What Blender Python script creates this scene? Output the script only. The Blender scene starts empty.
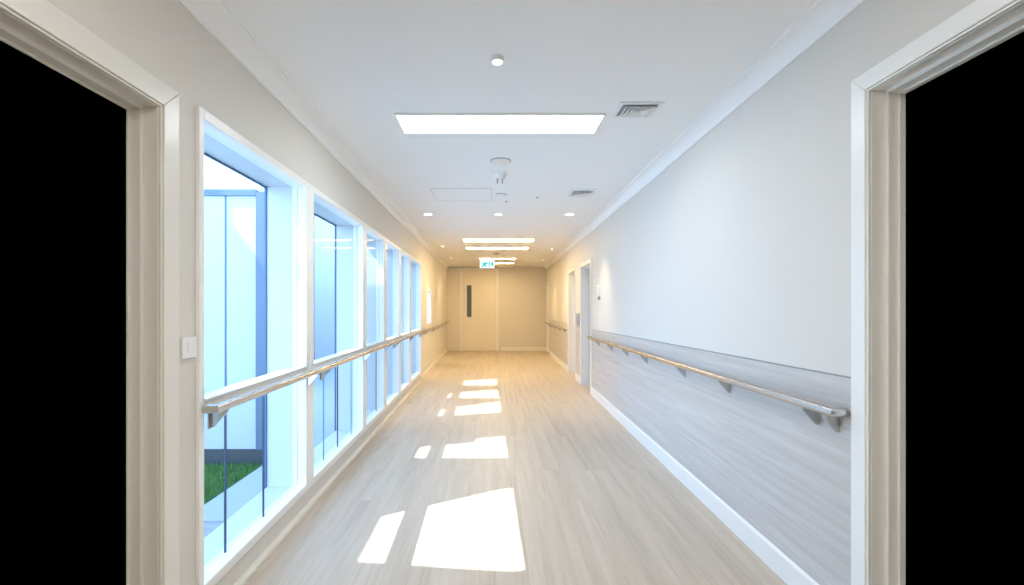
import bpy, bmesh, math, random
from mathutils import Vector, Matrix
random.seed(4)
PI = math.pi
sc = bpy.context.scene
COL = sc.collection

# ------------------------------------------------------------------ layout
CAM_H = 1.31
F = 440.0
CEIL = 2.56
END = 13.4
BACK = -3.2
XL0, KL = 1.165, 0.017      # the left wall stands at x = -(XL0 + KL*y)
XR0, KR = 1.375, 0.0185     # the right wall stands at x = XR0 + KR*y
AL, AR = math.atan(KL), -math.atan(KR)
def xl(d): return -(XL0 + KL * d)
def xr(d): return XR0 + KR * d

# ------------------------------------------------------------------ mesh helper
class MB:
    """collects shapes; s = +1 / -1 mirrors x, so n>0 always points into the corridor"""
    def __init__(self, s=1):
        self.bm = bmesh.new(); self.s = s
    def v(self, p): return self.bm.verts.new((p[0] * self.s, p[1], p[2]))
    def face(self, pts):
        return self.bm.faces.new([self.v(p) for p in pts])
    def box(self, x0, x1, y0, y1, z0, z1):
        vs = [self.v((x, y, z)) for x in (x0, x1) for y in (y0, y1) for z in (z0, z1)]
        for f in ((0,1,3,2),(4,6,7,5),(0,4,5,1),(2,3,7,6),(0,2,6,4),(1,5,7,3)):
            self.bm.faces.new([vs[i] for i in f])
        return self
    def prism(self, poly, axis, a, b):
        """poly in the two other axes, extruded along axis from a to b"""
        def mk(p, t):
            return {'x': (t, p[0], p[1]), 'y': (p[0], t, p[1]), 'z': (p[0], p[1], t)}[axis]
        A = [self.v(mk(p, a)) for p in poly]; B = [self.v(mk(p, b)) for p in poly]
        n = len(poly)
        self.bm.faces.new(A); self.bm.faces.new(B[::-1])
        for i in range(n):
            self.bm.faces.new([A[i], B[i], B[(i+1) % n], A[(i+1) % n]])
        return self
    def lathe(self, prof, c, seg=32):
        """prof = [(r, z)], around the vertical through c"""
        rings = []
        for r, z in prof:
            if r < 1e-6: rings.append([self.v((c[0], c[1], c[2] + z))])
            else: rings.append([self.v((c[0] + r*math.cos(2*PI*i/seg), c[1] + r*math.sin(2*PI*i/seg), c[2] + z)) for i in range(seg)])
        for a, b in zip(rings, rings[1:]):
            for i in range(seg):
                j = (i + 1) % seg
                if len(a) == 1 and len(b) == 1: continue
                if len(a) == 1: self.bm.faces.new([a[0], b[i], b[j]])
                elif len(b) == 1: self.bm.faces.new([a[i], b[0], a[j]])
                else: self.bm.faces.new([a[i], b[i], b[j], a[j]])
        return self
    def tube(self, pts, r, seg=16):
        pts = [Vector(p) for p in pts]
        rings = []
        for i, p in enumerate(pts):
            if i == 0: t = pts[1] - p
            elif i == len(pts) - 1: t = p - pts[i-1]
            else: t = (pts[i+1] - p).normalized() + (p - pts[i-1]).normalized()
            t.normalize()
            u = t.cross(Vector((0, 0, 1)))
            if u.length < 1e-4: u = Vector((1, 0, 0))
            u.normalize(); w = u.cross(t)
            k = 1.0
            if 0 < i < len(pts) - 1:
                k = 1 / max(0.4, t.dot((p - pts[i-1]).normalized()))
            rings.append([self.v(p + r * (math.cos(2*PI*j/seg) * u * k + math.sin(2*PI*j/seg) * w)) for j in range(seg)])
        for a, b in zip(rings, rings[1:]):
            for j in range(seg):
                k = (j + 1) % seg
                self.bm.faces.new([a[j], b[j], b[k], a[k]])
        self.bm.faces.new(rings[0]); self.bm.faces.new(rings[-1][::-1])
        return self
    def build(self, name, mat, parent=None, smooth=False, bevel=0.0, loc=None, rz=0.0):
        bmesh.ops.recalc_face_normals(self.bm, faces=self.bm.faces)
        me = bpy.data.meshes.new(name); self.bm.to_mesh(me); self.bm.free()
        me.materials.append(mat)
        o = bpy.data.objects.new(name, me); COL.objects.link(o)
        if smooth:
            me.shade_smooth()
            try: me.set_sharp_from_angle(angle=math.radians(40))
            except Exception: pass
        if bevel:
            m = o.modifiers.new('bevel', 'BEVEL'); m.width = bevel; m.segments = 2
            m.limit_method = 'ANGLE'; m.angle_limit = math.radians(50)
        if parent: o.parent = parent
        if loc is not None: o.location = loc
        o.rotation_euler.z = rz
        return o

def tag(o, label=None, cat=None, group=None, kind=None):
    if label: o['label'] = label
    if cat: o['category'] = cat
    if group: o['group'] = group
    if kind: o['kind'] = kind
    return o
def empty(name, loc=(0, 0, 0), rz=0.0):
    o = bpy.data.objects.new(name, None); COL.objects.link(o)
    o.location = loc; o.rotation_euler.z = rz; o.empty_display_size = 0.1
    return o
def on_left(name, d, z=0.0):
    return empty(name, (xl(d), d, z), AL)
def on_right(name, d, z=0.0):
    return empty(name, (xr(d), d, z), AR)
def copy_tree(o, parent=None):
    c = o.copy(); COL.objects.link(c)
    if parent: c.parent = parent
    for ch in list(o.children): copy_tree(ch, c)
    return c

# ------------------------------------------------------------------ materials
def principled(name, col, rough=0.5, metal=0.0, spec=0.5, coat=0.0):
    m = bpy.data.materials.new(name); m.use_nodes = True
    b = m.node_tree.nodes['Principled BSDF']
    b.inputs['Base Color'].default_value = (*col, 1)
    b.inputs['Roughness'].default_value = rough
    b.inputs['Metallic'].default_value = metal
    b.inputs['Specular IOR Level'].default_value = spec
    if coat: b.inputs['Coat Weight'].default_value = coat
    return m
def emitter(name, col, s):
    m = bpy.data.materials.new(name); m.use_nodes = True
    nt = m.node_tree; nt.nodes.clear()
    e = nt.nodes.new('ShaderNodeEmission'); e.inputs[0].default_value = (*col, 1); e.inputs[1].default_value = s
    o = nt.nodes.new('ShaderNodeOutputMaterial'); nt.links.new(e.outputs[0], o.inputs[0])
    return m
def painted(name, col, rough=0.6, bump=0.02, scale=220):
    m = principled(name, col, rough, spec=0.35)
    nt = m.node_tree; b = nt.nodes['Principled BSDF']
    tc = nt.nodes.new('ShaderNodeTexCoord')
    n = nt.nodes.new('ShaderNodeTexNoise'); n.inputs['Scale'].default_value = scale; n.inputs['Detail'].default_value = 3
    nt.links.new(tc.outputs['Object'], n.inputs['Vector'])
    bp = nt.nodes.new('ShaderNodeBump'); bp.inputs['Strength'].default_value = bump; bp.inputs['Distance'].default_value = 0.002
    nt.links.new(n.outputs['Fac'], bp.inputs['Height']); nt.links.new(bp.outputs[0], b.inputs['Normal'])
    return m
def woodgrain(name, c_dark, c_light, c_mid, stretch, rough, planks=None, strength=1.0):
    """streaky grain; stretch = scale vector (small number = long axis); planks = (width, length) of boards along y"""
    m = principled(name, c_mid, rough, spec=0.4)
    nt = m.node_tree; L = nt.links.new; b = nt.nodes['Principled BSDF']
    tc = nt.nodes.new('ShaderNodeTexCoord')
    vec = tc.outputs['Object']
    def mapping(v, s):
        mp = nt.nodes.new('ShaderNodeMapping'); mp.inputs['Scale'].default_value = s
        L(v, mp.inputs['Vector']); return mp.outputs[0]
    off = None
    if planks:
        mp = nt.nodes.new('ShaderNodeMapping'); mp.inputs['Rotation'].default_value = (0, 0, PI / 2)
        L(vec, mp.inputs['Vector'])
        br = nt.nodes.new('ShaderNodeTexBrick')
        br.inputs['Color1'].default_value = (0, 0, 0, 1); br.inputs['Color2'].default_value = (1, 1, 1, 1)
        br.inputs['Mortar'].default_value = (0.5, 0.5, 0.5, 1)
        br.inputs['Scale'].default_value = 1.0; br.inputs['Mortar Size'].default_value = 0.0
        br.inputs['Brick Width'].default_value = planks[1]; br.inputs['Row Height'].default_value = planks[0]
        br.offset = 0.37
        L(mp.outputs[0], br.inputs['Vector'])
        add = nt.nodes.new('ShaderNodeVectorMath'); add.operation = 'MULTIPLY_ADD'
        add.inputs[1].default_value = (7.3, 3.1, 0.0)
        L(br.outputs['Color'], add.inputs[0]); L(vec, add.inputs[2])
        off = br.outputs['Color']; vec = add.outputs[0]
    n1 = nt.nodes.new('ShaderNodeTexNoise'); n1.inputs['Scale'].default_value = 1.0; n1.inputs['Detail'].default_value = 5
    n1.inputs['Roughness'].default_value = 0.6; n1.inputs['Distortion'].default_value = 0.4
    L(mapping(vec, stretch), n1.inputs['Vector'])
    n2 = nt.nodes.new('ShaderNodeTexNoise'); n2.inputs['Scale'].default_value = 1.0; n2.inputs['Detail'].default_value = 4
    L(mapping(vec, tuple(5 * s for s in stretch)), n2.inputs['Vector'])
    mix = nt.nodes.new('ShaderNodeMath'); mix.operation = 'MULTIPLY_ADD'; mix.inputs[1].default_value = 0.45
    L(n2.outputs['Fac'], mix.inputs[0]); L(n1.outputs['Fac'], mix.inputs[2])
    src = mix.outputs[0]
    if off is not None:
        a2 = nt.nodes.new('ShaderNodeMath'); a2.operation = 'MULTIPLY_ADD'; a2.inputs[1].default_value = 0.10
        L(off, a2.inputs[0]); L(src, a2.inputs[2]); src = a2.outputs[0]
    cr = nt.nodes.new('ShaderNodeValToRGB')
    e = cr.color_ramp.elements
    k = 0.27 / strength
    e[0].position = 0.76 - k; e[0].color = (*c_dark, 1)
    e[1].position = 0.76 + k; e[1].color = (*c_light, 1)
    em = cr.color_ramp.elements.new(0.76); em.color = (*c_mid, 1)
    L(src, cr.inputs['Fac']); L(cr.outputs['Color'], b.inputs['Base Color'])
    return m
def glass(name, tint=(0.93, 0.98, 1.0), gloss=0.08):
    m = bpy.data.materials.new(name); m.use_nodes = True
    nt = m.node_tree; nt.nodes.clear()
    t = nt.nodes.new('ShaderNodeBsdfTransparent'); t.inputs[0].default_value = (*tint, 1)
    g = nt.nodes.new('ShaderNodeBsdfGlossy'); g.inputs['Roughness'].default_value = 0.02
    lw = nt.nodes.new('ShaderNodeLayerWeight'); lw.inputs['Blend'].default_value = 0.5
    pw = nt.nodes.new('ShaderNodeMath'); pw.operation = 'POWER'; pw.inputs[1].default_value = 5.0
    nt.links.new(lw.outputs['Facing'], pw.inputs[0])
    ma = nt.nodes.new('ShaderNodeMath'); ma.operation = 'MULTIPLY_ADD'; ma.inputs[1].default_value = 0.05; ma.inputs[2].default_value = 0.004
    nt.links.new(pw.outputs[0], ma.inputs[0]); lw = ma
    mx = nt.nodes.new('ShaderNodeMixShader'); o = nt.nodes.new('ShaderNodeOutputMaterial')
    nt.links.new(lw.outputs[0], mx.inputs[0]); nt.links.new(t.outputs[0], mx.inputs[1]); nt.links.new(g.outputs[0], mx.inputs[2])
    nt.links.new(mx.outputs[0], o.inputs[0])
    return m

M = {}
M['wall'] = painted('wall_paint', (0.68, 0.647, 0.592), 0.62)
M['ceiling'] = painted('ceiling_paint', (0.88, 0.88, 0.875), 0.75)
M['white'] = principled('white_gloss_trim', (0.82, 0.81, 0.77), 0.32)
M['cream'] = principled('cream_gloss_trim', (0.74, 0.715, 0.65), 0.30)
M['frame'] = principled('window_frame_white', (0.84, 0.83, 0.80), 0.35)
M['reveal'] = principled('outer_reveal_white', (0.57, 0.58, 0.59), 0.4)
M['floor'] = woodgrain('floor_vinyl_oak', (0.42, 0.35, 0.28), (0.60, 0.515, 0.425), (0.53, 0.45, 0.362), (14, 0.55, 1), 0.42, planks=(0.18, 1.5), strength=1.0)
M['dado'] = woodgrain('dado_laminate', (0.46, 0.43, 0.405), (0.64, 0.615, 0.59), (0.55, 0.52, 0.49), (4, 0.8, 28), 0.40, strength=0.9)
M['steel'] = principled('satin_steel', (0.62, 0.60, 0.57), 0.26, metal=1.0)
M['steel_dark'] = principled('bracket_steel', (0.45, 0.44, 0.44), 0.38, metal=1.0)
M['black'] = principled('painted_dark_void', (0.0, 0.0, 0.0), 1.0, spec=0.0)
M['door'] = painted('door_paint', (0.76, 0.71, 0.63), 0.45)
M['greydoor'] = painted('grey_door_paint', (0.50, 0.48, 0.46), 0.45)
M['plastic'] = principled('white_plastic', (0.82, 0.82, 0.80), 0.35)
M['greyplastic'] = principled('grey_plastic', (0.26, 0.28, 0.31), 0.4)
M['dark'] = principled('painted_duct_shade', (0.36, 0.36, 0.38), 0.8)
M['gap'] = principled('cap_strip_grey', (0.30, 0.30, 0.30), 0.8)  # plain grey for the strip along the dado top
M['brown'] = principled('brown_sensor', (0.20, 0.11, 0.06), 0.5)
M['joint'] = principled('glass_joint_seal', (0.02, 0.05, 0.10), 0.4)
M['edge'] = principled('outer_dark_edge', (0.08, 0.14, 0.24), 0.5)
M['teal'] = principled('glass_edge_teal', (0.10, 0.33, 0.36), 0.3)
M['glass'] = glass('clear_glass')
M['visionglass'] = principled('wired_vision_glass', (0.10, 0.13, 0.13), 0.12)
M['panelwall'] = painted('courtyard_panel', (0.48, 0.49, 0.50), 0.6)
M['panelframe'] = principled('courtyard_frame_grey', (0.11, 0.15, 0.21), 0.5)
M['plinth'] = principled('courtyard_plinth', (0.05, 0.055, 0.06), 0.7)
M['hairline'] = principled('hatch_edge', (0.58, 0.58, 0.60), 0.7)
M['concrete'] = painted('path_concrete', (0.40, 0.42, 0.43), 0.8, 0.2, 60)
M['deckwood'] = woodgrain('deck_board_grey', (0.27, 0.28, 0.29), (0.38, 0.39, 0.40), (0.32, 0.33, 0.34), (0.8, 14, 1), 0.7)
M['soil'] = principled('lawn_soil', (0.06, 0.13, 0.035), 0.9)
M['grass'] = principled('grass_blade', (0.10, 0.24, 0.05), 0.7)
LP = dict(near=((0.88, 0.95, 1.0), 18.0), far=((1.0, 0.72, 0.34), 30.0), back=((1.0, 0.97, 0.93), 21.0))
M['led_near'] = emitter('led_diffuser_daylight', *LP['near'])
M['led_back'] = emitter('led_diffuser_neutral', *LP['back'])
M['led_far'] = emitter('led_diffuser_warm', *LP['far'])
M['lamp'] = emitter('downlight_lens', (1.0, 0.90, 0.72), 14)
M['signwhite'] = emitter('sign_white_face', (0.95, 1.0, 1.0), 1.1)
M['signgreen'] = emitter('sign_green_face', (0.0, 0.72, 0.68), 1.0)
M['callglow'] = emitter('call_point_lens', (1.0, 1.0, 1.0), 1.3)

# ------------------------------------------------------------------ room shell
def wall_with_holes(name, s, x0, a, z0, z1, y0, y1, thick, holes, mat):
    ys = sorted({y0, y1, *[h[0] for h in holes], *[h[1] for h in holes]})
    zs = sorted({z0, z1, *[h[2] for h in holes], *[h[3] for h in holes]})
    mb = MB(s); bm = mb.bm; cache = {}
    def V(n, y, z):
        k = (n, y, z)
        if k not in cache: cache[k] = mb.v((n, y, z))
        return cache[k]
    def solid(i, j):
        if not (0 <= i < len(ys)-1 and 0 <= j < len(zs)-1): return False
        cy, cz = (ys[i]+ys[i+1])/2, (zs[j]+zs[j+1])/2
        return not any(h[0] < cy < h[1] and h[2] < cz < h[3] for h in holes)
    for i in range(len(ys)-1):
        for j in range(len(zs)-1):
            if not solid(i, j): continue
            a0, a1, b0, b1 = ys[i], ys[i+1], zs[j], zs[j+1]
            bm.faces.new([V(0, a0, b0), V(0, a1, b0), V(0, a1, b1), V(0, a0, b1)])
            bm.faces.new([V(-thick, a0, b0), V(-thick, a0, b1), V(-thick, a1, b1), V(-thick, a1, b0)])
            for di, dj, q in ((-1, 0, [(a0, b0), (a0, b1)]), (1, 0, [(a1, b0), (a1, b1)]), (0, -1, [(a0, b0), (a1, b0)]), (0, 1, [(a0, b1), (a1, b1)])):
                if not solid(i+di, j+dj):
                    (p0, p1) = q
                    bm.faces.new([V(0, *p0), V(0, *p1), V(-thick, *p1), V(-thick, *p0)])
    return mb.build(name, mat, loc=(x0, 0, 0), rz=a)

WB = [1.77, 2.89, 4.20, 5.065, 5.94, 6.745, 7.88]        # window unit boundaries along the left wall
WZ0, WZ1 = 0.13, 2.125
LD = (0.60, 1.568, 2.03)                                  # near left doorway: from, to, head
RD = (0.66, 1.639, 2.12)
SW = (8.72, 9.36, 0.97, 1.70)                             # small far window
wl = wall_with_holes('wall_left', 1, -XL0, AL, 0, CEIL, BACK, END, 0.10,
    [(LD[0], LD[1], 0, LD[2]), (WB[0], WB[-1], WZ0, WZ1), SW], M['wall'])
tag(wl, 'long painted corridor wall holding the row of tall windows', 'wall', kind='structure')
DA, DB, DC = (6.72, 7.52, 2.00), (8.14, 8.92, 2.00), (12.42, 13.22, 2.0)     # doors in the right wall
wr = wall_with_holes('wall_right', -1, XR0, AR, 0, CEIL, BACK, END, 0.18,
    [(RD[0], RD[1], 0, RD[2])] + [(q[0], q[1], 0, q[2]) for q in (DA, DB, DC)], M['wall'])
tag(wr, 'long painted corridor wall with wood laminate lower half', 'wall', kind='structure')
fl = MB().box(-1.9, 2.1, BACK - 0.1, END + 0.2, -0.06, 0.0)
bmesh.ops.delete(fl.bm, geom=list(fl.bm.verts), context='VERTS')
fl.prism([(xl(BACK) - 0.1, BACK), (xr(BACK) + 0.2, BACK), (xr(END) + 0.2, END), (xl(END) - 0.1, END)], 'z', -0.06, 0.0)
tag(fl.build('floor', M['floor']), 'pale oak plank vinyl corridor floor', 'floor', kind='structure')
ce = MB().prism([(xl(BACK) - 0.1, BACK - .1), (xr(BACK) + 0.2, BACK - .1), (xr(END) + 0.2, END + .1), (xl(END) - 0.1, END + .1)], 'z', CEIL, CEIL + 0.08)
tag(ce.build('ceiling', M['ceiling']), 'flat white plaster corridor ceiling', 'ceiling', kind='structure')
bw = MB().box(xl(END) - 0.1, xr(END) + 0.2, END, END + 0.1, 0, CEIL)
tag(bw.build('wall_back', M['wall']), 'beige end wall behind the double door', 'wall', kind='structure')
fw = MB().box(xl(BACK) - 0.1, xr(BACK) + 0.2, BACK - 0.1, BACK, 0, CEIL)
tag(fw.build('wall_front', M['wall']), 'plain painted wall closing the near end of the corridor', 'wall', kind='structure')

# cornices (coved, with a small bead)
def cornice(name, s, x0, a, label):
    p = [(0, CEIL), (0, CEIL - 0.088), (0.008, CEIL - 0.088)]
    for i in range(9):
        t = i / 8 * PI / 2
        p.append((0.080 - 0.068 * math.cos(t), CEIL - 0.012 - 0.068 * (1 - math.sin(t)) ))
    p += [(0.090, CEIL - 0.009), (0.090, CEIL)]
    m = MB(s).prism(p, 'y', BACK, END)
    tag(m.build(name, M['ceiling'], loc=(x0, 0, 0), rz=a), label, 'cornice', kind='structure')
cornice('trim_1', 1, -XL0, AL, 'white coved cornice above the windowed wall')
cornice('trim_2', -1, XR0, AR, 'white coved cornice above the wall with the laminate dado')

# baseboards
def board(name, s, x0, a, spans, h, t, mat, label):
    m = MB(s)
    for (y0, y1) in spans:
        m.prism([(0, 0), (t, 0), (t, h - 0.012), (t * 0.45, h), (0, h)], 'y', y0, y1)
    tag(m.build(name, mat, loc=(x0, 0, 0), rz=a), label, 'baseboard', kind='structure')
AW = 0.066   # architrave width
board('baseboard_right', -1, XR0, AR, [(BACK, RD[0] - 0.072), (RD[1] + 0.072, DA[0] - AW), (DA[1] + AW, DB[0] - AW), (DB[1] + AW, DC[0] - AW), (DC[1] + AW, END)],
      0.122, 0.02, M['white'], 'white skirting board under the laminate dado')
board('baseboard_left', 1, -XL0, AL, [(BACK, LD[0] - 0.086), (LD[1] + 0.086, WB[0]), (WB[-1], END)], 0.10, 0.016, M['cream'], 'cream skirting board on the windowed wall')
m = MB(1).prism([(0, 0), (0.024, 0), (0.024, 0.018), (0.018, 0.026), (0, 0.03)], 'y', WB[0], WB[-1])
tag(m.build('trim_3', M['cream'], loc=(-XL0, 0, 0), rz=AL), 'slim cream floor bead under the windows', 'trim', kind='structure')
XB0 = -1.39 + (498.6 - 445.6) / 32.8   # where the plain part of the end wall begins
m = MB().box(XB0, xr(END), END - 0.018, END, 0, 0.11)
tag(m.build('baseboard_back', M['white'], bevel=0.004), 'cream skirting board on the end wall', 'baseboard', kind='structure')

# dado panels of wood laminate on the right wall
for i, (y0, y1) in enumerate([(BACK, RD[0] - 0.072), (RD[1] + 0.072, DA[0] - AW), (DA[1] + AW, DB[0] - AW), (DB[1] + AW, DC[0] - AW)]):
    za, zb = (1.034, 0.982) if i == 1 else ((1.034, 1.034) if i == 0 else (0.982, 0.982))
    m = MB(-1).prism([(y0, 0.122), (y1, 0.122), (y1, zb), (y0, za)], 'x', 0, 0.008)
    o = m.build('trim_%d' % (4 + i), M['dado'], loc=(XR0, 0, 0), rz=AR)
    c = MB(-1).prism([(y0, za), (y1, zb), (y1, zb + .005), (y0, za + .005)], 'x', 0, 0.010).build('cap_strip', M['gap'], parent=o)
    tag(o, ['grey oak laminate dado behind the camera', 'long grey oak laminate dado under the near handrail', 'narrow laminate dado strip between two doors',
            'warm lit laminate dado under the far handrail'][i], 'dado', kind='structure')

# ------------------------------------------------------------------ door sets
def frame_set(root, s, y0, y1, zt, aw, mat, depth, stop=True, sill=0.0):
    """architrave + rebated lining, in wall coordinates relative to root (y measured from root)"""
    a = MB(s)
    # architrave, mitred: left, right, head with a stepped profile
    def ring(w0, w1, n0, n1):
        # picture-frame strip between offsets w0..w1 outside the opening, thickness n0..n1
        P = lambda w: [(y0 - w, sill), (y0 - w, zt + w), (y1 + w, zt + w), (y1 + w, sill)]
        o_, i_ = P(w1), P(w0)
        for k in range(3):
            q = [i_[k], i_[k+1], o_[k+1], o_[k]]
            a.prism(q, 'x', n0, n1)
    ring(0.006, aw, 0.0, 0.016)
    ring(-0.002, 0.006, 0.0, 0.010)
    a.build('architrave', mat, root, bevel=0.003)
    l = MB(s)
    def lin(w0, w1, n0, n1):
        P = lambda w: [(y0 + w, sill), (y0 + w, zt - w), (y1 - w, zt - w), (y1 - w, sill)]
        o_, i_ = P(w0), P(w1)
        for k in range(3):
            l.prism([o_[k], o_[k+1], i_[k+1], i_[k]], 'x', n0, n1)
    lin(0.0, 0.004, -0.05, 0.0)
    lin(0.0, 0.018, -depth, -0.05)
    if stop: lin(0.018, 0.026, -depth, -0.085)
    l.build('lining', mat, root, bevel=0.002)

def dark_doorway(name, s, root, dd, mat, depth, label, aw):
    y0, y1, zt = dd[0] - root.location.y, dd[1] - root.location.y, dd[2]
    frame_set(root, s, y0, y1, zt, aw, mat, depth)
    MB(s).box(-depth - 0.045, -depth + 0.002, y0 - 0.02 + 0.02, y1, 0.0, zt).build('door_leaf_or_dark', M['black'], root)  # black sheet painted in for the darkness beyond the opening
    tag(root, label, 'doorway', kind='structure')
r1 = on_left('door_1', LD[1]); dark_doorway('door_1', 1, r1, LD, M['cream'], 0.095, 'near doorway beside the windows, cream frame, dark inside painted black', 0.086)
r2 = on_right('door_2', RD[1]); dark_doorway('door_2', -1, r2, RD, M['white'], 0.108, 'near doorway beside the handrail end, white frame, dark inside painted black', 0.072)

def side_door(name, dd, leafmat, label, depth=0.115):
    root = on_right(name, dd[1])
    y0, y1, zt = dd[0] - dd[1], 0.0, dd[2]
    frame_set(root, -1, y0, y1, zt, AW, M['white'], depth, stop=True)
    leaf = MB(-1).box(-depth - 0.04, -depth + 0.0, y0 + 0.004, y1 - 0.004, 0.006, zt - 0.004).build('door_leaf_or_dark', leafmat, root)
    h = MB(-1)
    h.box(-depth, -depth + 0.008, y0 + 0.06, y0 + 0.10, 0.92, 1.12)
    h.tube([(-depth, y0 + 0.08, 1.02), (-depth + 0.055, y0 + 0.08, 1.02), (-depth + 0.058, y0 + 0.19, 1.02)], 0.009, 10)
    h.build('door_handle', M['steel'], leaf, smooth=True)
    tag(root, label, 'door', kind='structure')
side_door('door_3', DA, M['greydoor'], 'white framed side door just past the near handrail')
side_door('door_4', DB, M['greydoor'], 'white framed side door before the far handrail')
side_door('door_5', DC, M['door'], 'side door in the far corner of the corridor')

# end doors: narrow fixed leaf and tall leaf with a vision slot
def bx(px): return (px - 493.0) / F * END       # pixel column on the end wall -> x
def bz(py): return CAM_H + (308.0 - py) / F * END
root = empty('door_6', (bx(480), END, 0))
ox = bx(480)
def rb(mb, px0, px1, n0, n1, z0, z1): return mb.box(bx(px0) - ox, bx(px1) - ox, -n1, -n0, z0, z1)
ZT = bz(269.8)
fr = MB()
for (a, b) in ((459.6, 463.6), (495.8, 498.6)): rb(fr, a, b, 0.0, 0.045, 0.0, ZT + 0.0)
rb(fr, 446.4, 498.6, 0.0, 0.045, ZT, ZT + 0.05)
fr.build('door_frame', M['white'], root, bevel=0.004)
lf = rb(MB(), 463.8, 495.6, 0.0, 0.03, 0.008, ZT - 0.004)
# leaf built as four boxes round the vision slot
bmesh.ops.delete(lf.bm, geom=list(lf.bm.verts), context='VERTS')
V0, V1, VZ0, VZ1 = 466.9, 471.6, bz(317.0), bz(285.3)
rb(lf, 463.8, V0, 0.0, 0.03, 0.008, ZT - 0.004); rb(lf, V1, 495.6, 0.0, 0.03, 0.008, ZT - 0.004)
rb(lf, V0, V1, 0.0, 0.03, 0.008, VZ0); rb(lf, V0, V1, 0.0, 0.03, VZ1, ZT - 0.004)
leaf = lf.build('door_leaf_or_dark', M['door'], root)
rb(MB(), V0, V1, 0.004, 0.012, VZ0, VZ1).build('vision_panel', M['visionglass'], leaf)
e = MB()
rb(e, V0 - .5, V0, 0.03, 0.036, VZ0 - .015, VZ1 + .015); rb(e, V1, V1 + .5, 0.03, 0.036, VZ0 - .015, VZ1 + .015)
rb(e, V0, V1, 0.03, 0.036, VZ1, VZ1 + .015); rb(e, V0, V1, 0.03, 0.036, VZ0 - .015, VZ0)
e.build('vision_bead', M['cream'], leaf)
sl = rb(MB(), 446.6, 459.4, 0.0, 0.03, 0.008, ZT - 0.004).build('side_leaf', M['door'], root)
rb(MB(), 447.4, 458.6, 0.03, 0.036, bz(286.2), bz(284.8)).build('rail', M['door'], sl)
tag(root, 'cream double door at the corridor end with narrow side leaf', 'door', kind='structure')

# ------------------------------------------------------------------ windows
JT = 0.062
JN = 0.032          # slimmer first jamb
TR0, TR1 = 0.888, 0.938
JOINTS = {0: [2.043, 2.393], 1: [3.283, 3.594, 3.955], 2: [4.86], 3: [], 4: [], 5: []}
ordn = ['nearest the switch', 'second from the switch', 'third from the switch', 'fourth from the switch', 'fifth from the switch', 'farthest from the switch']
for i in range(6):
    y0, y1 = WB[i], WB[i+1]
    root = on_left('window_%d' % (i + 1), y0)
    L = y1 - y0
    g = lambda *a: None
    f = MB(1)
    # inner frame: two jambs, head, bottom rail
    jn = JT if i else JN
    f.box(-0.075, 0.014, 0, jn, WZ0, WZ1); f.box(-0.075, 0.014, L - JT, L, WZ0, WZ1)
    f.box(-0.075, 0.014, jn, L - JT, WZ1 - 0.042, WZ1); f.box(-0.075, 0.014, jn, L - JT, WZ0, WZ0 + 0.045)
    f.build('window_frame', M['frame'], root, bevel=0.003)
    t = MB(1).box(-0.046, 0.012, jn, L - JT, TR0, TR1 - 0.012)
    t.box(-0.065, 0.020, jn, L - JT, TR1 - 0.012, TR1)
    t.build('transom', M['frame'], root, bevel=0.003)
    MB(1).box(-0.046, -0.040, jn, L - JT, TR1, WZ1 - 0.042).build('upper_pane', M['glass'], root)
    lp = MB(1).box(-0.046, -0.040, jn, L - JT, WZ0 + 0.045, TR0).build('lower_pane', M['glass'], root)
    for k, jy in enumerate(JOINTS[i]):
        MB(1).box(-0.047, -0.039, jy - y0 - 0.0035, jy - y0 + 0.0035, WZ0 + 0.045, TR0).build('glass_joint', M['teal'] if (i == 1 and k != 1) else M['joint'], lp)
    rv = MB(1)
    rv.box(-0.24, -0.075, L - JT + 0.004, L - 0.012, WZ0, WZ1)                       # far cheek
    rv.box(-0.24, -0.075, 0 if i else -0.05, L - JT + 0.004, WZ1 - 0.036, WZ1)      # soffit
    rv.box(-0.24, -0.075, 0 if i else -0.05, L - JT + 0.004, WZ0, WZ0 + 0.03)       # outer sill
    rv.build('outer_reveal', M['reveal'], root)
    ed = MB(1)
    ed.box(-0.252, -0.24, L - JT - 0.004, L - JT + 0.016, WZ0, WZ1); ed.box(-0.252, -0.24, -0.05, L - JT, WZ1 - 0.046, WZ1 - 0.02)
    ed.build('edge_trim', M['edge'], root)
    tag(root, 'tall white window with transom and low glass, ' + ordn[i], 'window', kind='structure')
root = on_left('window_7', SW[0])
L = SW[1] - SW[0]
f = MB(1)
f.box(-0.10, 0.012, 0, 0.04, SW[2], SW[3]); f.box(-0.10, 0.012, L - 0.04, L, SW[2], SW[3])
f.box(-0.10, 0.012, 0.04, L - 0.04, SW[3] - 0.04, SW[3]); f.box(-0.10, 0.012, 0.04, L - 0.04, SW[2], SW[2] + 0.04)
f.build('window_frame', M['frame'], root, bevel=0.003)
MB(1).box(-0.086, -0.08, 0.04, L - 0.04, SW[2] + 0.04, SW[3] - 0.04).build('upper_pane', M['glass'], root)
tag(root, 'small white framed window beyond the tall window row', 'window', kind='structure')

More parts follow.
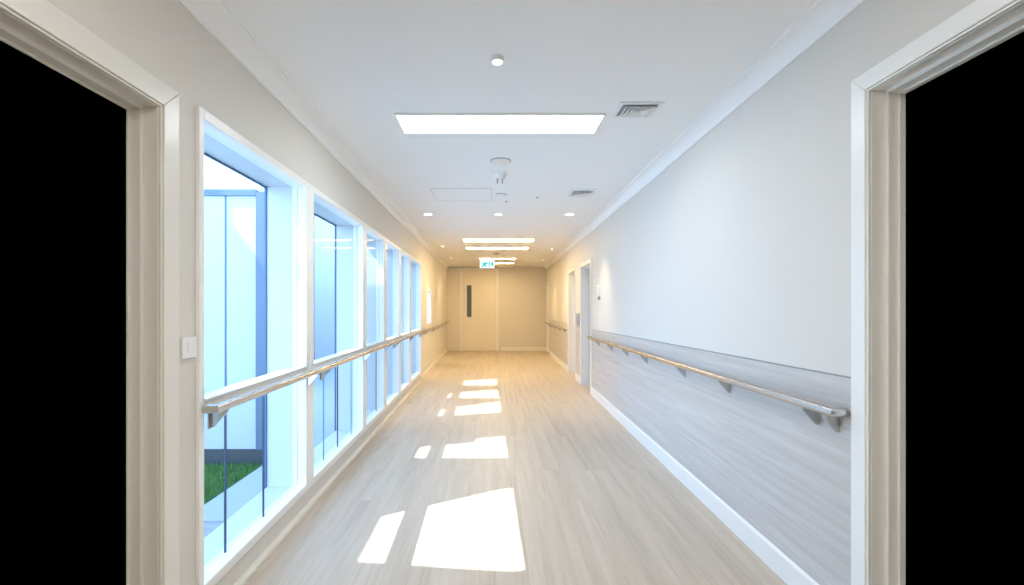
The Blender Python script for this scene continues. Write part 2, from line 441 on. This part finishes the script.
# ------------------------------------------------------------------ handrails
def bracket(root, s, y, zr, nr, r):
    b = MB(s).prism([(0.006, zr - r + 0.004), (nr + 0.012, zr - r + 0.004), (nr + 0.012, zr - r - 0.006), (0.020, zr - 0.088), (0.006, zr - 0.088)], 'y', y - 0.004, y + 0.004)
    o = b.build('bracket', M['steel'], root)
    MB(s).box(0.0, 0.006, y - 0.018, y + 0.018, zr - 0.095, zr + 0.03).build('wall_plate', M['steel_dark'], o, bevel=0.001)
    return o
def handrail(wallfn, s, y0, y1, zr, ys, label, nr=0.064, r=0.019, ret=(True, True), base=0.0):
    root = wallfn('handrail', y0)
    L = y1 - y0
    pts = []
    if ret[0]: pts += [(base, 0, zr), (nr, 0, zr)]
    else: pts += [(nr, 0, zr)]
    if ret[1]: pts += [(nr, L, zr), (base, L, zr)]
    else: pts += [(nr, L, zr)]
    MB(s).tube(pts, r, 20).build('rail', M['steel'], root, smooth=True)
    for y in ys: bracket(root, s, y - y0, zr, nr, r)
    tag(root, label, 'handrail', group='steel handrails along the corridor walls')
    return root
hr = handrail(on_right, -1, 1.735, 6.62, 0.897, [1.775, 1.89, 2.62, 3.25, 4.10, 4.72, 5.38, 6.08], 'long steel handrail on the grey laminate dado, returning to the wall by the near doorway', base=0.008)
hr.rotation_euler.x = -0.0055
handrail(on_right, -1, 9.02, 13.25, 0.875, [9.3, 10.1, 10.9, 11.7, 12.3], 'short far steel handrail on the warm laminate dado between two side doors', base=0.008)
handrail(on_left, 1, 1.80, 13.30, 0.897, [1.86, 2.85, 3.10, 4.16, 5.03, 5.55, 6.72, 7.75, 8.4, 9.7, 10.6, 11.5, 12.4], 'very long steel handrail running across the windows', base=0.014)

# ------------------------------------------------------------------ wall fittings
sw = on_left('light_switch', 1.722, 1.155)
MB(1).box(0, 0.010, -0.040, 0.040, -0.042, 0.042).build('plate', M['plastic'], sw, bevel=0.003)
MB(1).prism([(0.010, -0.020), (0.0125, -0.020), (0.0135, 0.020), (0.010, 0.020)], 'y', -0.017, 0.017).build('rocker', M['plastic'], sw, bevel=0.001)
tag(sw, 'square white light switch on the wall between near doorway and first window', 'switch')

cp = on_right('wall_dispenser', 6.12, 1.46)
b = MB(-1)
pr = []
for (cz, a0) in ((0.175, 0), (0.035, PI)):
    for k in range(9):
        t = a0 + PI * k / 8
        pr.append((0.034 * math.cos(t), cz + 0.034 * math.sin(t)))
b.prism(pr, 'x', 0, 0.05).build('cover', M['plastic'], cp, bevel=0.006)
MB(-1).box(0.0, 0.034, -0.026, 0.026, -0.045, 0.012).build('nozzle', M['greyplastic'], cp, bevel=0.006)
cp.scale = (0.85, 0.85, 0.80)
tag(cp, 'small white oblong wall unit with grey base on the plain wall beside a side door', 'dispenser')

kp = on_right('call_point', 7.84, 1.10)
MB(-1).box(0, 0.012, -0.13, 0.10, -0.10, 0.12).build('plate', M['greyplastic'], kp, bevel=0.003)
b = MB(-1)
pr = []
for (cz, a0) in ((0.05, 0), (-0.03, PI)):
    for k in range(9):
        t = a0 + PI * k / 8
        pr.append((0.07 + 0.05 * math.cos(t), cz + 0.05 * math.sin(t)))
b.prism(pr, 'x', 0.012, 0.06).build('cover', M['plastic'], kp, bevel=0.01)
tag(kp, 'white rounded call point on a grey plate between two side doors', 'call point')

# ------------------------------------------------------------------ ceiling fittings
def cz(o): return (o.location.x, o.location.y, CEIL)
def light_panel(x, y, w, dp, mat, label, group='recessed light panels along the ceiling'):
    root = empty('ceiling_light', (x, y, CEIL))
    f = MB(); t = 0.012; h = 0.012
    f.box(-w/2 - t, w/2 + t, -dp/2 - t, -dp/2, -h, 0); f.box(-w/2 - t, w/2 + t, dp/2, dp/2 + t, -h, 0)
    f.box(-w/2 - t, -w/2, -dp/2, dp/2, -h, 0); f.box(w/2, w/2 + t, -dp/2, dp/2, -h, 0)
    f.build('frame', M['white'], root)
    MB().box(-w/2, w/2, -dp/2, dp/2, -0.010, 0).build('diffuser', mat, root)
    tag(root, label, 'ceiling light', group)
light_panel(0.045, 2.975, 1.335, 0.285, M['led_near'], 'large bright ceiling light panel nearest the camera')
light_panel(0.10, 8.08, 1.28, 0.30, M['led_far'], 'long thin ceiling light panel, first of the two beyond the downlights')
light_panel(0.09, 9.16, 1.28, 0.30, M['led_far'], 'long thin ceiling light panel, second beyond the downlights')
light_panel(0.115, 11.10, 0.90, 0.22, M['led_far'], 'short ceiling light panel just above the exit sign')
light_panel(0.105, 12.16, 0.92, 0.22, M['led_far'], 'short ceiling light panel behind the exit sign, nearest the end wall')
light_panel(0.05, -1.6, 1.335, 0.31, M['led_back'], 'bright ceiling light panel well behind the camera')
light_panel(0.05, 0.35, 1.335, 0.31, M['led_back'], 'bright ceiling light panel overhead between the two near doorways')

def spot(parent, e, col, angle, blend=0.9, r=0.03, tilt=(0, 0)):
    ld = bpy.data.lights.new('downlight_beam', 'SPOT'); ld.energy = e; ld.color = col
    ld.spot_size = math.radians(angle); ld.spot_blend = blend; ld.shadow_soft_size = r
    o = bpy.data.objects.new('downlight_beam', ld); COL.objects.link(o); o.parent = parent
    o.location = (0, 0, -0.022); o.rotation_euler = (tilt[0], tilt[1], 0)
def downlight(x, y, label, e=70, r=0.064, angle=64, tilt=(0, 0), grp='round recessed downlights', col=(1.0, 0.82, 0.55)):
    root = empty('downlight', (x, y, CEIL))
    MB().lathe([(r, 0), (r, -0.006), (r * 0.90, -0.010), (r * 0.80, -0.006), (r * 0.80, 0)], (0, 0, 0), 32).build('trim_ring', M['plastic'], root, smooth=True)
    MB().lathe([(0, -0.004), (r * 0.80, -0.004), (r * 0.80, 0), (0, 0)], (0, 0, 0), 32).build('lens', M['lamp'], root)
    spot(root, e, col, angle, tilt=tilt)
    tag(root, label, 'downlight', grp)
downlight(-0.865, 5.86, 'round downlight on the window side of the row of three')
downlight(0.075, 5.86, 'middle round downlight of the row of three', e=24, r=0.055)
downlight(1.02, 5.86, 'round downlight of the row of three next to the laminate wall', tilt=(0, -0.16))
downlight(xr(9.3) - 0.30, 9.3, 'round far downlight close to the laminate wall, before the last side door', r=0.035, tilt=(0, -0.16), e=85, angle=42)
downlight(xr(11.3) - 0.30, 11.3, 'round farthest downlight close to the laminate wall', r=0.035, tilt=(0, -0.16), e=85, angle=42)
downlight(xl(8.9) + 0.30, 8.9, 'round far downlight close to the windowed wall, past the last tall window', r=0.035, tilt=(0, 0.16), e=85, angle=42)
downlight(xl(11.0) + 0.30, 11.0, 'round farthest downlight close to the windowed wall', r=0.035, tilt=(0, 0.16), e=85, angle=42)

# small surface light nearest the camera
sl = empty('emergency_light', (0.022, 2.20, CEIL))
MB().lathe([(0.034, 0.003), (0.034, -0.006), (0.028, -0.020), (0.025, -0.022), (0.025, -0.012), (0, -0.012)], (0, 0, 0), 32).build('housing', M['plastic'], sl, smooth=True)
MB().lathe([(0, -0.028), (0.012, -0.027), (0.0245, -0.021), (0.0245, -0.013), (0, -0.013)], (0, 0, 0), 32).build('lens', M['lamp'], sl, smooth=True)
tag(sl, 'tiny round surface light on the ceiling in front of the big light panel', 'light')

# smoke detector disc, sensor with prongs, small dome
sd = empty('smoke_detector', (0.065, 3.74, CEIL))
MB().lathe([(0.088, 0), (0.088, -0.006), (0, -0.006)], (0, 0, 0), 40).build('base', M['greyplastic'], sd, smooth=True)
MB().lathe([(0.083, -0.006), (0.083, -0.008), (0.07, -0.011), (0.0, -0.012)], (0, 0, 0), 40).build('cover', M['plastic'], sd, smooth=True)
tag(sd, 'flat round white detector disc on the ceiling behind the big light panel', 'detector')
pd = empty('motion_sensor', (0.063, 4.07, CEIL))
MB().lathe([(0.060, 0.003), (0.060, -0.025), (0.052, -0.045), (0.040, -0.055), (0, -0.056)], (0, 0, 0), 32).build('housing', M['plastic'], pd, smooth=True)
for sx in (-0.023, 0.023):
    MB().lathe([(0.0, -0.098), (0.006, -0.098), (0.006, -0.05), (0.0, -0.05)], (sx, 0, 0), 10).build('prong', M['greyplastic'], pd, smooth=True)
tag(pd, 'white ceiling sensor with two hanging prongs behind the detector disc', 'sensor')
dm = empty('ceiling_sensor', (0.09, 4.85, CEIL))
MB().lathe([(0.058, 0), (0.056, -0.010), (0.04, -0.022), (0, -0.028)], (0, 0, 0), 32).build('dome', M['plastic'], dm, smooth=True)
MB().lathe([(0.062, 0), (0.062, -0.004), (0.056, -0.004), (0.056, 0)], (0, 0, 0), 32).build('ring', M['greyplastic'], dm, smooth=True)
tag(dm, 'shallow white sensor dome on the ceiling beside the access panel', 'sensor')
for (x, y, g_) in ((0.50, 4.96, 'tiny grey sprinkler dot on the ceiling near the far vent'), (0.155, 5.15, 'tiny grey ceiling dot just past the shallow sensor dome')):
    o = MB().lathe([(0.013, 0.003), (0.013, -0.004), (0.006, -0.006), (0.006, -0.012), (0, -0.012)], (0, 0, 0), 16).build('sprinkler', M['greyplastic'], loc=(x, y, CEIL), smooth=True)
    tag(o, g_, 'sprinkler')
bs = empty('ceiling_speaker', (0.085, 10.1, CEIL))
MB().lathe([(0.062, 0), (0.058, -0.008), (0.052, -0.010), (0, -0.012)], (0, 0, 0), 28).build('grille', M['brown'], bs, smooth=True)
MB().lathe([(0.066, 0), (0.066, -0.003), (0.062, -0.003), (0.062, 0)], (0, 0, 0), 28).build('ring', M['plastic'], bs, smooth=True)
tag(bs, 'small round brown ceiling fitting between the far light panels', 'ceiling fitting')

# access panel
ap = empty('access_panel', (-0.335, 4.85, CEIL))
w, dp = 0.63, 0.50
MB().box(-w/2, w/2, -dp/2, dp/2, -0.003, 0).build('hatch', M['ceiling'], ap)
f = MB()
for q in ((-w/2 - .006, w/2 + .006, -dp/2 - .006, -dp/2), (-w/2 - .006, w/2 + .006, dp/2, dp/2 + .006), (-w/2 - .006, -w/2, -dp/2, dp/2), (w/2, w/2 + .006, -dp/2, dp/2)):
    f.box(*q, -0.004, 0)
f.build('edge_frame', M['hairline'], ap)
tag(ap, 'flush square access hatch in the white ceiling', 'access panel')

# square four-way air vents
def vent(x, y, w, label, sy):
    root = empty('air_vent', (x, y, CEIL))
    MB().box(-w/2 + .02, w/2 - .02, -w/2 + .02, w/2 - .02, -0.004, 0).build('duct_shade_plate', M['dark'], root)  # plate on the ceiling, its grey stands in for shade inside the duct
    def frust(a, b, z0, z1, t=0.003):
        m = MB()
        for k in range(4):
            c, s_ = [(1, 0), (0, 1), (-1, 0), (0, -1)][k]
            R = lambda u, v: (u * c - v * s_, u * s_ + v * c)
            p = [(*R(a, -a), z0), (*R(a, a), z0), (*R(b, b), z1), (*R(b, -b), z1)]
            q = [(*R(a - t*2, -a + t*2), z0), (*R(a - t*2, a - t*2), z0), (*R(b - t*2, b - t*2), z1), (*R(b - t*2, -b + t*2), z1)]
            vs = [m.v(v) for v in p] + [m.v(v) for v in q]
            for fc in ((0,1,2,3), (7,6,5,4), (0,4,5,1), (1,5,6,2), (2,6,7,3), (3,7,4,0)):
                m.bm.faces.new([vs[j] for j in fc])
        return m
    frust(w/2, w/2 - .028, -0.010, -0.010, 0.012)
    fl_ = MB(); t = 0.026
    for q in ((-w/2, w/2, -w/2, -w/2 + t), (-w/2, w/2, w/2 - t, w/2), (-w/2, -w/2 + t, -w/2 + t, w/2 - t), (w/2 - t, w/2, -w/2 + t, w/2 - t)):
        fl_.box(*q, -0.010, 0)
    fl_.build('frame', M['plastic'], root, bevel=0.002)
    for k in range(4):
        a = w/2 - 0.038 - k * 0.026
        frust(a, a - 0.020, -0.022, -0.006).build('louvre', M['plastic'], root)
    root.scale = (1, sy, 1)
    tag(root, label, 'air vent', 'square ceiling air vents')
vent(0.905, 2.765, 0.27, 'large looking square air vent beside the big light panel', 0.75)
vent(0.965, 4.77, 0.265, 'smaller looking square air vent before the row of downlights', 0.95)

# exit sign
es = empty('exit_sign', (-0.145, 11.0, CEIL))
W, ZS0, ZS1 = 0.37, -0.255, -0.045
MB().box(-W/2, W/2, -0.015, 0.015, ZS0, ZS1).build('sign_box', M['signwhite'], es, bevel=0.004)
for sx in (-0.12, 0.12): MB().box(sx - 0.006, sx + 0.006, -0.006, 0.006, ZS1, 0).build('hanger', M['plastic'], es)
pg = MB()
yf0, yf1 = -0.019, -0.014
def poly(pts): pg.prism([(x_, ZS0 + z_) for x_, z_ in pts], 'y', yf0, yf1)
def limb(a, b, w):
    dx, dz = b[0]-a[0], b[1]-a[1]; l = math.hypot(dx, dz); nx, nz = -dz/l*w/2, dx/l*w/2
    poly([(a[0]+nx, a[1]+nz), (b[0]+nx, b[1]+nz), (b[0]-nx, b[1]-nz), (a[0]-nx, a[1]-nz)])
poly([(-0.03 + 0.019*math.cos(2*PI*k/14), 0.150 + 0.019*math.sin(2*PI*k/14)) for k in range(14)])
limb((-0.045, 0.130), (-0.075, 0.078), 0.060)
limb((-0.045, 0.125), (0.0, 0.105), 0.024); limb((0.0, 0.105), (0.028, 0.122), 0.022)
limb((-0.055, 0.125), (-0.105, 0.118), 0.024); limb((-0.105, 0.118), (-0.122, 0.092), 0.022)
limb((-0.072, 0.082), (-0.030, 0.058), 0.030); limb((-0.030, 0.058), (-0.038, 0.022), 0.027)
limb((-0.080, 0.080), (-0.105, 0.045), 0.030); limb((-0.105, 0.045), (-0.145, 0.040), 0.027)
poly([(0.040, 0.022), (0.040, 0.175), (0.062, 0.175), (0.062, 0.022)])
poly([(0.082, 0.100), (0.150, 0.170), (0.150, 0.030)])
pg.build('pictogram', M['signgreen'], es)
tag(es, 'small white and green lit exit sign with running figure and arrow hanging from the ceiling', 'exit sign')

# ------------------------------------------------------------------ courtyard
g = MB().box(-1.95, -1.275, 2.752, 3.9, -0.08, -0.02)
g.box(-3.5, -1.275, 3.9, 20, -0.08, -0.02)
tag(g.build('path', M['concrete']), 'pale concrete path outside the windows', 'path', kind='structure')
dk = MB()
yy = 0.2
while yy < 2.66:
    dk.box(-5.0, -1.275, yy, yy + 0.088, -0.08, -0.02); yy += 0.094
tag(dk.build('deck', M['deckwood'], bevel=0.003), 'grey timber decking outside the nearest window', 'deck', kind='structure')
lw = MB().box(-6, -1.95, 2.80, 3.82, -0.12, -0.045)
tag(lw.build('ground', M['soil']), 'green lawn ground in the courtyard', 'lawn', kind='structure')
gb = MB()
for k in range(9000):
    x, y = random.uniform(-3.9, -1.96), random.uniform(2.82, 3.78)
    h = random.uniform(0.025, 0.05); a = random.uniform(0, 2*PI); w = 0.004
    tx, ty = random.uniform(-.018, .018), random.uniform(-.018, .018)
    gb.face([(x - w*math.cos(a), y - w*math.sin(a), -0.045), (x + w*math.cos(a), y + w*math.sin(a), -0.045), (x + tx, y + ty, -0.045 + h)])
tag(gb.build('grass', M['grass']), 'short green grass beside the courtyard path', 'grass', kind='stuff')
# white panelled screen wall standing across the courtyard
ps = empty('wall_courtyard', (-1.96, 3.80, -0.05))
MB().box(-4.0, -0.075, 0.01, 0.10, 0.14, 2.33).build('panel', M['panelwall'], ps)
MB().box(-4.0, 0.0, 0.0, 0.12, 0.0, 0.14).build('plinth', M['plinth'], ps)
MB().box(-0.085, 0.0, -0.01, 0.11, 0.14, 2.36).build('corner_post', M['panelframe'], ps)
MB().box(-4.0, -0.085, -0.012, 0.12, 2.33, 2.385).build('coping', M['panelframe'], ps)
for x in (-0.355, -0.95, -1.55):
    MB().box(x - 0.006, x + 0.006, 0.004, 0.012, 0.14, 2.33).build('panel_joint', M['panelframe'], ps)
tag(ps, 'white panelled screen wall with grey corner post across the courtyard', 'wall', kind='structure')
fb = empty('wall_courtyard_far', (-3.5, 7.0, -0.05))
MB().box(-0.2, 0.0, 0.0, 16, 0.0, 3.65).build('panel', M['panelwall'], fb)
for y in (1.6, 3.2, 4.8, 6.4, 8.0): MB().box(0.0, 0.006, y, y + 0.014, 0.0, 3.65).build('panel_joint', M['panelframe'], fb)
tag(fb, 'tall pale panelled building wall facing the windows', 'wall', kind='structure')

# ------------------------------------------------------------------ sun, canopy added to shape the sun patches, sky
MSUN = 0.28
SX = 1.625 / 2.10            # metres of travel in x per metre of drop
S = Vector((SX, SX * MSUN, -1.0)).normalized()
sun = bpy.data.lights.new('sun', 'SUN'); sun.energy = 11; sun.angle = math.radians(0.16); sun.color = (1.0, 0.95, 0.88)
so = bpy.data.objects.new('sun', sun); COL.objects.link(so)
so.rotation_euler = S.to_track_quat('-Z', 'Y').to_euler(); so.location = (-6, 3, 8)
ZC = 7.0
def up(x, y): return (x - SX * ZC, y - SX * MSUN * ZC)
# trapezoid openings: floor points (x_left, near, far) to (x_right, near, far)
patches = [((-0.71, 2.27, 2.76), (0.30, 2.16, 3.32)), ((-0.70, 3.84, 4.24), (0.30, 3.84, 4.56)), ((-0.68, 5.34, 5.70), (0.30, 5.34, 6.30)),
           ((-0.67, 6.40, 6.80), (0.30, 6.40, 7.12)), ((-0.66, 7.45, 7.85), (0.30, 7.45, 8.25))]
cn = MB(); bm = cn.bm
XO0, XO1 = up(-0.71, 0)[0], up(0.30, 0)[0]
def slab(poly): cn.prism(poly, 'z', ZC, ZC + 0.015)
P = [[(up(a[0], 0)[0], up(0, a[1])[1]), (up(a[0], 0)[0], up(0, a[2])[1]), (up(b[0], 0)[0], up(0, b[2])[1]), (up(b[0], 0)[0], up(0, b[1])[1])] for a, b in patches]
xa, xb = XO0, XO1
y_lo, y_hi = -2.0, 14.0
slab([(xa - 3.6, y_lo), (xa, y_lo), (xa, y_hi), (xa - 3.6, y_hi)])
slab([(xb, y_lo), (xb + 3.0, y_lo), (xb + 3.0, y_hi), (xb, y_hi)])
prev = (y_lo, y_lo)
for p in P:
    slab([(xa, prev[0]), (xb, prev[1]), (xb, p[3][1]), (xa, p[0][1])])
    # the left edges of the openings differ by a few centimetres: close that sliver
    if p[0][0] > xa + 1e-4: slab([(xa, p[0][1]), (p[0][0], p[0][1]), (p[1][0], p[1][1]), (xa, p[1][1] - (p[0][0] - xa) * 0.8)])
    k = (p[2][1] - p[1][1]) / (p[2][0] - p[1][0])
    prev = (p[1][1] - k * (p[1][0] - xa), p[2][1])
slab([(xa, prev[0]), (xb, prev[1]), (xb, y_hi), (xa, y_hi)])
cnp = cn.build('sun_patch_mask', M['panelwall'])  # unseen slab added to cut the sunlight into floor patches
tag(cnp, 'added unseen canopy with slanted openings high above the windows', 'sun_mask', kind='structure')

w = bpy.data.worlds.new('sky'); sc.world = w; w.use_nodes = True
nt = w.node_tree; bg = nt.nodes['Background']
tc = nt.nodes.new('ShaderNodeTexCoord'); sx = nt.nodes.new('ShaderNodeSeparateXYZ'); cr = nt.nodes.new('ShaderNodeValToRGB')
nt.links.new(tc.outputs['Generated'], sx.inputs[0]); nt.links.new(sx.outputs['Z'], cr.inputs['Fac'])
cr.color_ramp.elements[0].position = 0.0; cr.color_ramp.elements[0].color = (0.46, 0.68, 1.0, 1)
cr.color_ramp.elements[1].position = 0.7; cr.color_ramp.elements[1].color = (0.32, 0.57, 1.0, 1)
nt.links.new(cr.outputs['Color'], bg.inputs['Color']); bg.inputs['Strength'].default_value = 6.8

# ------------------------------------------------------------------ camera and view
cam = bpy.data.cameras.new('camera'); co = bpy.data.objects.new('camera', cam); COL.objects.link(co)
co.location = (0, 0, CAM_H); co.rotation_euler = (PI / 2, 0, 0)
cam.sensor_fit = 'HORIZONTAL'; cam.sensor_width = 36.0; cam.lens = F / 1024 * 36.0
cam.shift_x = (512 - 493) / 1024.0; cam.shift_y = (308 - 292.5) / 1024.0
cam.clip_start = 0.02
sc.camera = co
sc.view_settings.view_transform = 'Standard'; sc.view_settings.look = 'None'
sc.view_settings.gamma = 1.0; sc.view_settings.use_curve_mapping = False
sc.view_settings.exposure = 0.0
sc.cycles.use_denoising = True
sc.cycles.max_bounces = 12; sc.cycles.diffuse_bounces = 6; sc.cycles.glossy_bounces = 4; sc.cycles.transparent_max_bounces = 12
sc.cycles.sample_clamp_indirect = 6.0
sc.cycles.caustics_reflective = False; sc.cycles.caustics_refractive = False
